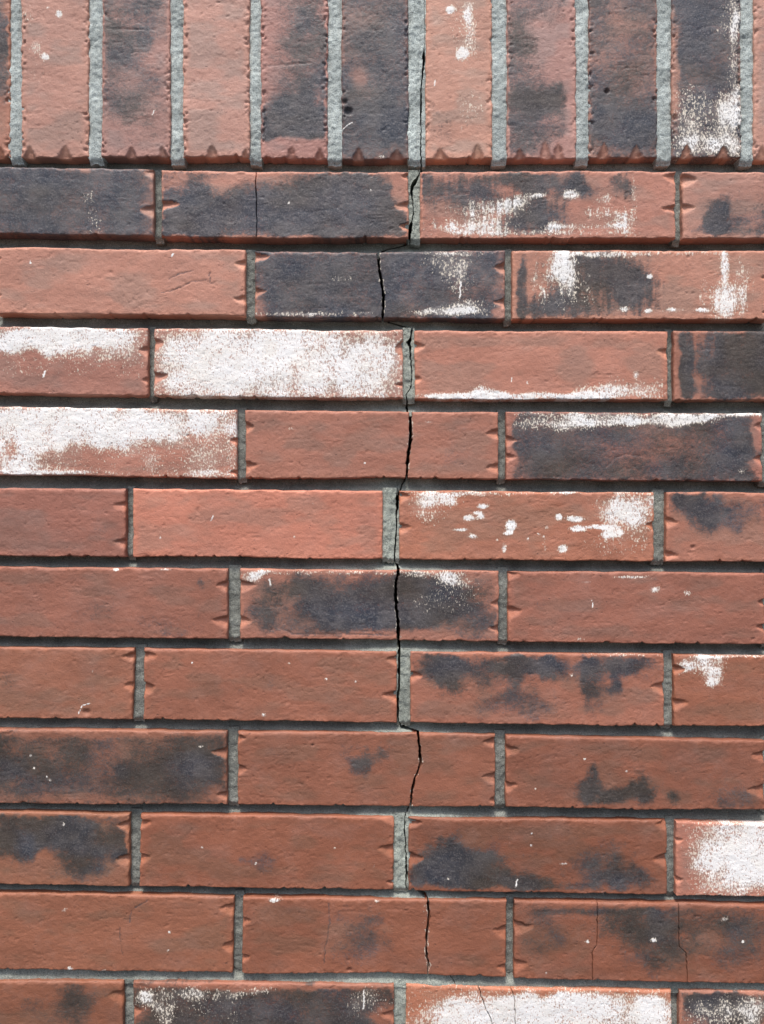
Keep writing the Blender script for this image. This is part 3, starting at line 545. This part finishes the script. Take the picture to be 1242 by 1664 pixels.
brick(8, -470, -62, (160, 95, 76)); brick(8, 1259, 1670, (153, 90, 72))
# row 9
brick(9, -200, 210, (156, 96, 76), dark=[(35, 1370, 36, 24, .9), (140, 1372, 52, 34, 1.0), (95, 1345, 90, 22, .6), (190, 1372, 22, 20, .5), (40, 1335, 50, 14, .4), (130, 1412, 30, 14, .2), (-60, 1370, 60, 30, .6)], blue=.15, bluep=[(145, 1375, 36, 26, .5), (40, 1370, 20, 16, .5)],
      white=[(103, 1340, 3, 3, .8)], dim=[('R', 1341, 22, 10), ('R', 1396, 25, 12)], label='brown brick with blurred black scorch marks at the left')
brick(9, 227, 640, (158, 92, 72), slant=-.015, dark=[(430, 1400, 22, 14, .3), (395, 1397, 6, 5, .3)], white=[(328, 1377, 3, 3, .9), (416, 1403, 3, 4, .8), (608, 1408, 3, 3, .7), (545, 1378, 3, 2, .6)], dim=[('L', 1337, 22, 9), ('L', 1394, 20, 11), ('R', 1330, 24, 9), ('R', 1380, 31, 12), ('R', 1434, 14, 5)])
brick(9, 664, 1085, (146, 84, 65), dark=[(735, 1375, 26, 20, .7), (700, 1412, 44, 24, .9), (755, 1405, 40, 26, .7), (800, 1420, 40, 18, .85), (785, 1394, 12, 6, .7), (770, 1436, 80, 8, .6), (965, 1400, 16, 18, .55), (1003, 1395, 12, 16, .5), (1005, 1428, 42, 20, .9), (850, 1432, 40, 12, .7), (930, 1440, 60, 6, .35), (860, 1360, 60, 20, .08)], blue=.3,
      white=[(864, 1354, 3, 3, .9), (864, 1374, 3, 3, .9), (916, 1404, 6, 2, .7), (829, 1369, 2.5, 3, .6), (727, 1429, 3, 2.5, .8)], lines=[('white', 1.9, [(840, 1429), (838, 1441)])], dim=[('L', 1337, 22, 8), ('L', 1395, 24, 12), ('R', 1340, 20, 9), ('R', 1396, 23, 12)], label='deep red brick sooty along its lower half, right of the crack')
brick(9, 1099, 1510, (192, 120, 104), white=[(1215, 1390, 66, 60, 1.0), (1140, 1395, 26, 60, .46), (1180, 1345, 60, 8, .2)], dark=[(1192, 1429, 4, 4, .7)], dim=[('L', 1366, 14, 6), ('L', 1430, 13, 6)], label='white bloomed brick at the right edge, low on the wall')
brick(9, -610, -216, (156, 92, 74)); brick(9, 1526, 1900, (156, 92, 74))
# row 10
brick(10, -35, 379, (162, 97, 76), slant=-.02, dark=[(150, 1480, 80, 20, .04)], white=[(113, 1574, 5, 3, .9), (103, 1480, 5, 3, .5), (274, 1515, 3, 3, .9), (274, 1545, 2.5, 2.5, .8), (168, 1578, 4, 2, .6)],
      lines=[('dark', .9, [(195, 1508), (195, 1525), (200, 1552)]), ('dark', .8, [(213, 1480), (210, 1500)]), ('dark', 1.3, [(218, 1476), (240, 1464)])], dim=[('R', 1477, 24, 11), ('R', 1538, 23, 12)])
brick(10, 394, 823, (157, 92, 72), slant=-.01, dark=[(597, 1530, 44, 28, .42), (590, 1492, 34, 18, .3), (550, 1555, 40, 14, .2)], white=[(450, 1462, 10, 3, .8), (614, 1464, 5, 2, .7), (690, 1480, 3, 40, .2)], lines=[('dark', .8, [(534, 1466), (536, 1500), (528, 1545), (527, 1565)])],
      chips=[(568, 1576, 6, 3)], dim=[('L', 1496, 16, 8), ('L', 1556, 12, 7), ('R', 1513, 24, 12), ('R', 1572, 20, 9)], cracks=[10], label='brownish red brick near the bottom, broken through by the crack')
brick(10, 836, 1252, (150, 87, 68), dark=[(1040, 1505, 60, 30, .75), (1085, 1545, 50, 30, .5), (1130, 1500, 60, 14, .3), (1205, 1520, 50, 40, .6), (885, 1492, 22, 18, .4), (885, 1535, 34, 20, .3), (1000, 1482, 140, 5, .45)], blue=.05,
      white=[(954, 1529, 4, 4, .95), (1062, 1528, 5, 3.5, .9), (1177, 1494, 7, 4, .6), (1208, 1529, 4, 3.5, .9), (888, 1581, 3, 4, .8), (864, 1555, 2, 8, .2)],
      cracks=['10h', '10k'], dim=[('L', 1506, 30, 12), ('L', 1567, 22, 11)], label='soot stained brick with thin upright splits near the bottom')
brick(10, -460, -52, (160, 95, 76)); brick(10, 1268, 1680, (160, 95, 76))
# row 11
brick(11, -210, 200, (152, 90, 70), dark=[(130, 1632, 36, 36, .6), (50, 1650, 40, 26, .32), (120, 1606, 20, 8, .2)], blue=.05, dim=[('R', 1618, 26, 12)])
brick(11, 217, 641, (168, 102, 84), d0=.9, dark=[(430, 1602, 210, 6, -.9), (628, 1650, 26, 18, -.8), (232, 1648, 12, 12, -.5)], blue=.15, white=[(236, 1620, 14, 16, .7), (268, 1640, 20, 24, .42), (330, 1613, 70, 10, .42), (420, 1608, 30, 6, .3), (600, 1625, 34, 20, .28), (350, 1640, 60, 20, .16)],
      lines=[('white', 1.5, [(593, 1607), (590, 1640)])], dim=[('L', 1642, 14, 10), ('R', 1648, 24, 11)], label='charred brick with white speckles cut by the bottom of the frame')
brick(11, 660, 1092, (194, 118, 94), w0=.12, white=[(900, 1655, 160, 34, .85), (760, 1655, 70, 34, .45), (1062, 1645, 30, 26, .7), (820, 1625, 80, 10, .3), (960, 1622, 60, 10, .3)], dark=[(740, 1612, 20, 5, .25), (866, 1645, 20, 14, .12), (1018, 1614, 4, 3, .7)], cracks=['11a', '11b'], label='cream and orange bloomed brick with two thin cracks at the bottom')
brick(11, 1105, 1510, (176, 112, 96), dark=[(1140, 1625, 30, 18, .9), (1175, 1650, 50, 30, .8), (1210, 1640, 60, 30, .5)], blue=.3, white=[(1185, 1650, 70, 26, .42), (1228, 1640, 26, 26, .3)], label='black and white mottled brick in the bottom right corner')
brick(11, -610, -225, (156, 92, 74)); brick(11, 1526, 1900, (156, 92, 74))
# rows just beyond the frame
for x0 in (-430, -10, 405, 825, 1240):
    brick(12, x0, x0 + 405, (156, 94, 76), step=5, d0=random.Random(x0).choice([0, 0, .5]))
    brick(-1, x0 + 30, x0 + 435, (190, 125, 110), step=6)
# plain courses down to the ground: one shared mesh
src = brick(12, 1655, 2060, (158, 95, 77))
src.location = (((1855 - CX) * S), src.location[1], src.location[2])
k = 0
nrow = int((ZC + (CY - 1838) * S) / .0655)
for r in range(nrow):
    for c in range(6):
        o = src.copy(); sc.collection.objects.link(o); o.parent = wall
        xx = -1.03 + c * .2088 + (.104 if r % 2 else 0)
        o.location = (xx, src.location[1], src.location[2] - .066 * (r + 1))
src.location = (-1.03 + 6 * .2088 + .0, src.location[1], src.location[2])

# ------------------------------------------------------------ mortar
MB = srgb(168, 175, 172) * .95
MG = srgb(124, 126, 120) * .9
def mcol(X, Y, base, sd, near=None):
    C = base[None, None, :] * (1 + .26 * fbm(X / 30., Y / 30., sd, 4))[..., None]
    if near is not None: C = C * (1 + near[..., None] * np.array([.36, .40, .37]))
    return C
def mslab(name, L, R, T, B, xa, xb, hfun, base, sd, step=2.2, near=None, back=.085):
    X, Y, dl, dr, dt, db = patch(L, R, T, B, step, True, xa, xb)
    H = hfun(X, Y, dl, dr, dt, db) + fbm(X / 5., Y / 5., sd + 3, 3) * .9 + fbm(X / 22., Y / 16., sd + 4, 2) * .7
    nr = near(X, Y) if near else None
    C = mcol(X, Y, base, sd, nr)
    return (X, Y, H, C, np.zeros(X.shape + (3,)))

def bed(k):
    sd = 500 + k * 13
    T0, B0 = line(ROWB[k]), line(ROWT[k + 1])
    T = lambda x: T0(x) - 7; B = lambda x: B0(x) + 7
    def h(X, Y, dl, dr, dt, db):
        t = np.clip((dt - 7) / np.maximum(dt + db - 14, 4), -.3, 1.3)
        nearc = np.exp(-((X - 670) / (130. if k > 3 else 70)) ** 2) if k > 0 else 0
        top, bot = (((30.0, 19.0) if k < 5 else (28., 14.)) if k < 10 else (13., 7.)) if k > 0 else (24.0, 17.)
        return -(top + (bot - top) * sst(.25, 1.05, t)) + (8.5 if k > 3 else 5) * (1 if k < 10 else .4) * nearc + 1.6 * fbm(X / 60., X * 0, sd + 8, 2) - 2.0 * sst(0, -.3, t)
    near = lambda X, Y: np.exp(-((X - (650 + 20 * math.sin(k))) / 90.) ** 2) * 1.1 + (np.exp(-((X - 450) / 140.) ** 2) * .3 + .55 if k == 10 else 0)
    ps = []
    if k in BEDCRACK:
        a, b = crackfn([(p[0], p[1], p[2] * 1.5) for p in BEDCRACK[k]]); cx = BEDCRACK[k][1][0]
        for (l, r, xa, xb) in ((lambda y: y * 0 - 420., a, -420, cx), (b, lambda y: y * 0 + 1680., cx, 1680)):
            ps.append(mslab('bed_joint', l, r, T, B, xa, xb, h, MG, sd, 2.4, near))
    else:
        ps.append(mslab('bed_joint', lambda y: y * 0 - 420., lambda y: y * 0 + 1680., T, B, -420, 1680, h, MG, sd, 12, None))
    o = build('bed_joint', ps, MM, wall)
for k in range(-1, 12): bed(k)

def head(row, xl, xr, rec=9., base=MG, crack=None, slant=0, bright=0., ext=(5, 7)):
    sd = int(900 + row * 31 + xl)
    T0, B0 = line(ROWT[row]), line(ROWB[row])
    T = lambda x: T0(x) - ext[0]; B = lambda x: B0(x) + ext[1] + fbm(x / 4., x * 0, sd, 2) * 1.5
    ym = float(T0(np.array([xl]))[0] + B0(np.array([xl]))[0]) / 2
    e = 5 if row else 4
    tq = float(T0(np.array([xl]))[0]); bq = float(B0(np.array([xl]))[0])
    ew = lambda y: e * sst(bq + 2, bq - 3, y) * sst(tq - 2, tq + 3, y)
    L = lambda y: xl - ew(y) + slant * (y - ym); R = lambda y: xr + ew(y) + slant * (y - ym)
    def h(X, Y, dl, dr, dt, db):
        ds = np.minimum(dl, dr)
        return -rec + .9 * fbm(X / 9., Y / 26., sd + 5, 3) - 5. * sst(9, 0, db) - (.8 if row else 1.5) * sst(e + 4, e, ds)
    near = (lambda X, Y: X * 0 + bright) if bright else None
    if crack is not None:
        a, b = crackfn(CRACK[crack]); ya = (T0(xl) + B0(xl)) / 2
        cx = float(np.interp(float(ya), [p[1] for p in CRACK[crack]], [p[0] for p in CRACK[crack]]))
        ps = [mslab('', L, lambda y: np.maximum(a(y), L(y) + .8), T, B, xl - e, cx, h, base, sd, 1.8, near),
              mslab('', lambda y: np.minimum(b(y), R(y) - .8), R, T, B, cx, xr + e, h, base, sd, 1.8, near)]
    else:
        ps = [mslab('', L, R, T, B, xl - e, xr + e, h, base, sd, 1.9, near)]
    return build('head_joint', ps, MM, wall)

for (a, b) in ((-114, -96), (16, 34), (144, 166), (277, 298), (406, 424), (533, 555), (800, 824), (937, 957), (1069, 1092), (1205, 1226), (1338, 1357)):
    head(0, a, b, 3.2, MB, ext=(2, 9), bright=.15)
head(0, 664, 692, 3.0, MB, crack=0, ext=(2, 9), bright=.4)
HJ = {1: [(249, 262), (664, 683), (1098, 1110)], 2: [(399, 414), (821, 833)], 3: [(240, 250), (655, 674), (1086, 1096)],
      4: [(385, 399), (810, 823), (1240, 1256)], 5: [(204, 216), (622, 649), (1063, 1083)], 6: [(370, 390), (811, 826), (1244, 1260)],
      7: [(216, 233), (645, 667), (1080, 1096)], 8: [(369, 386), (805, 822), (1243, 1259)], 9: [(210, 227), (640, 664), (1085, 1099)],
      10: [(379, 394), (823, 836)], 11: [(200, 217), (641, 660), (1092, 1105)]}
for r, js in HJ.items():
    for (a, b) in js:
        main = 600 < a < 690
        crk = r if (main and r in (1, 3, 5, 7, 9)) else None
        rec = 5.5 if main else (11 if b - a > 13 else 13)
        head(r, a, b, rec, MG, crack=crk, slant={7: -.03, 10: -.02}.get(r, 0) if not main else 0, bright=1.7 if main else (.25 if r < 3 or b - a > 18 else 0.))
# joints outside the frame: the flat mortar body behind the plain courses
box('mortar_bed', (XW0 - CX) * S, (XW1 - CX) * S, .0075, .084, 0.002, (CY - 1853) * S + ZC, MM, wall)
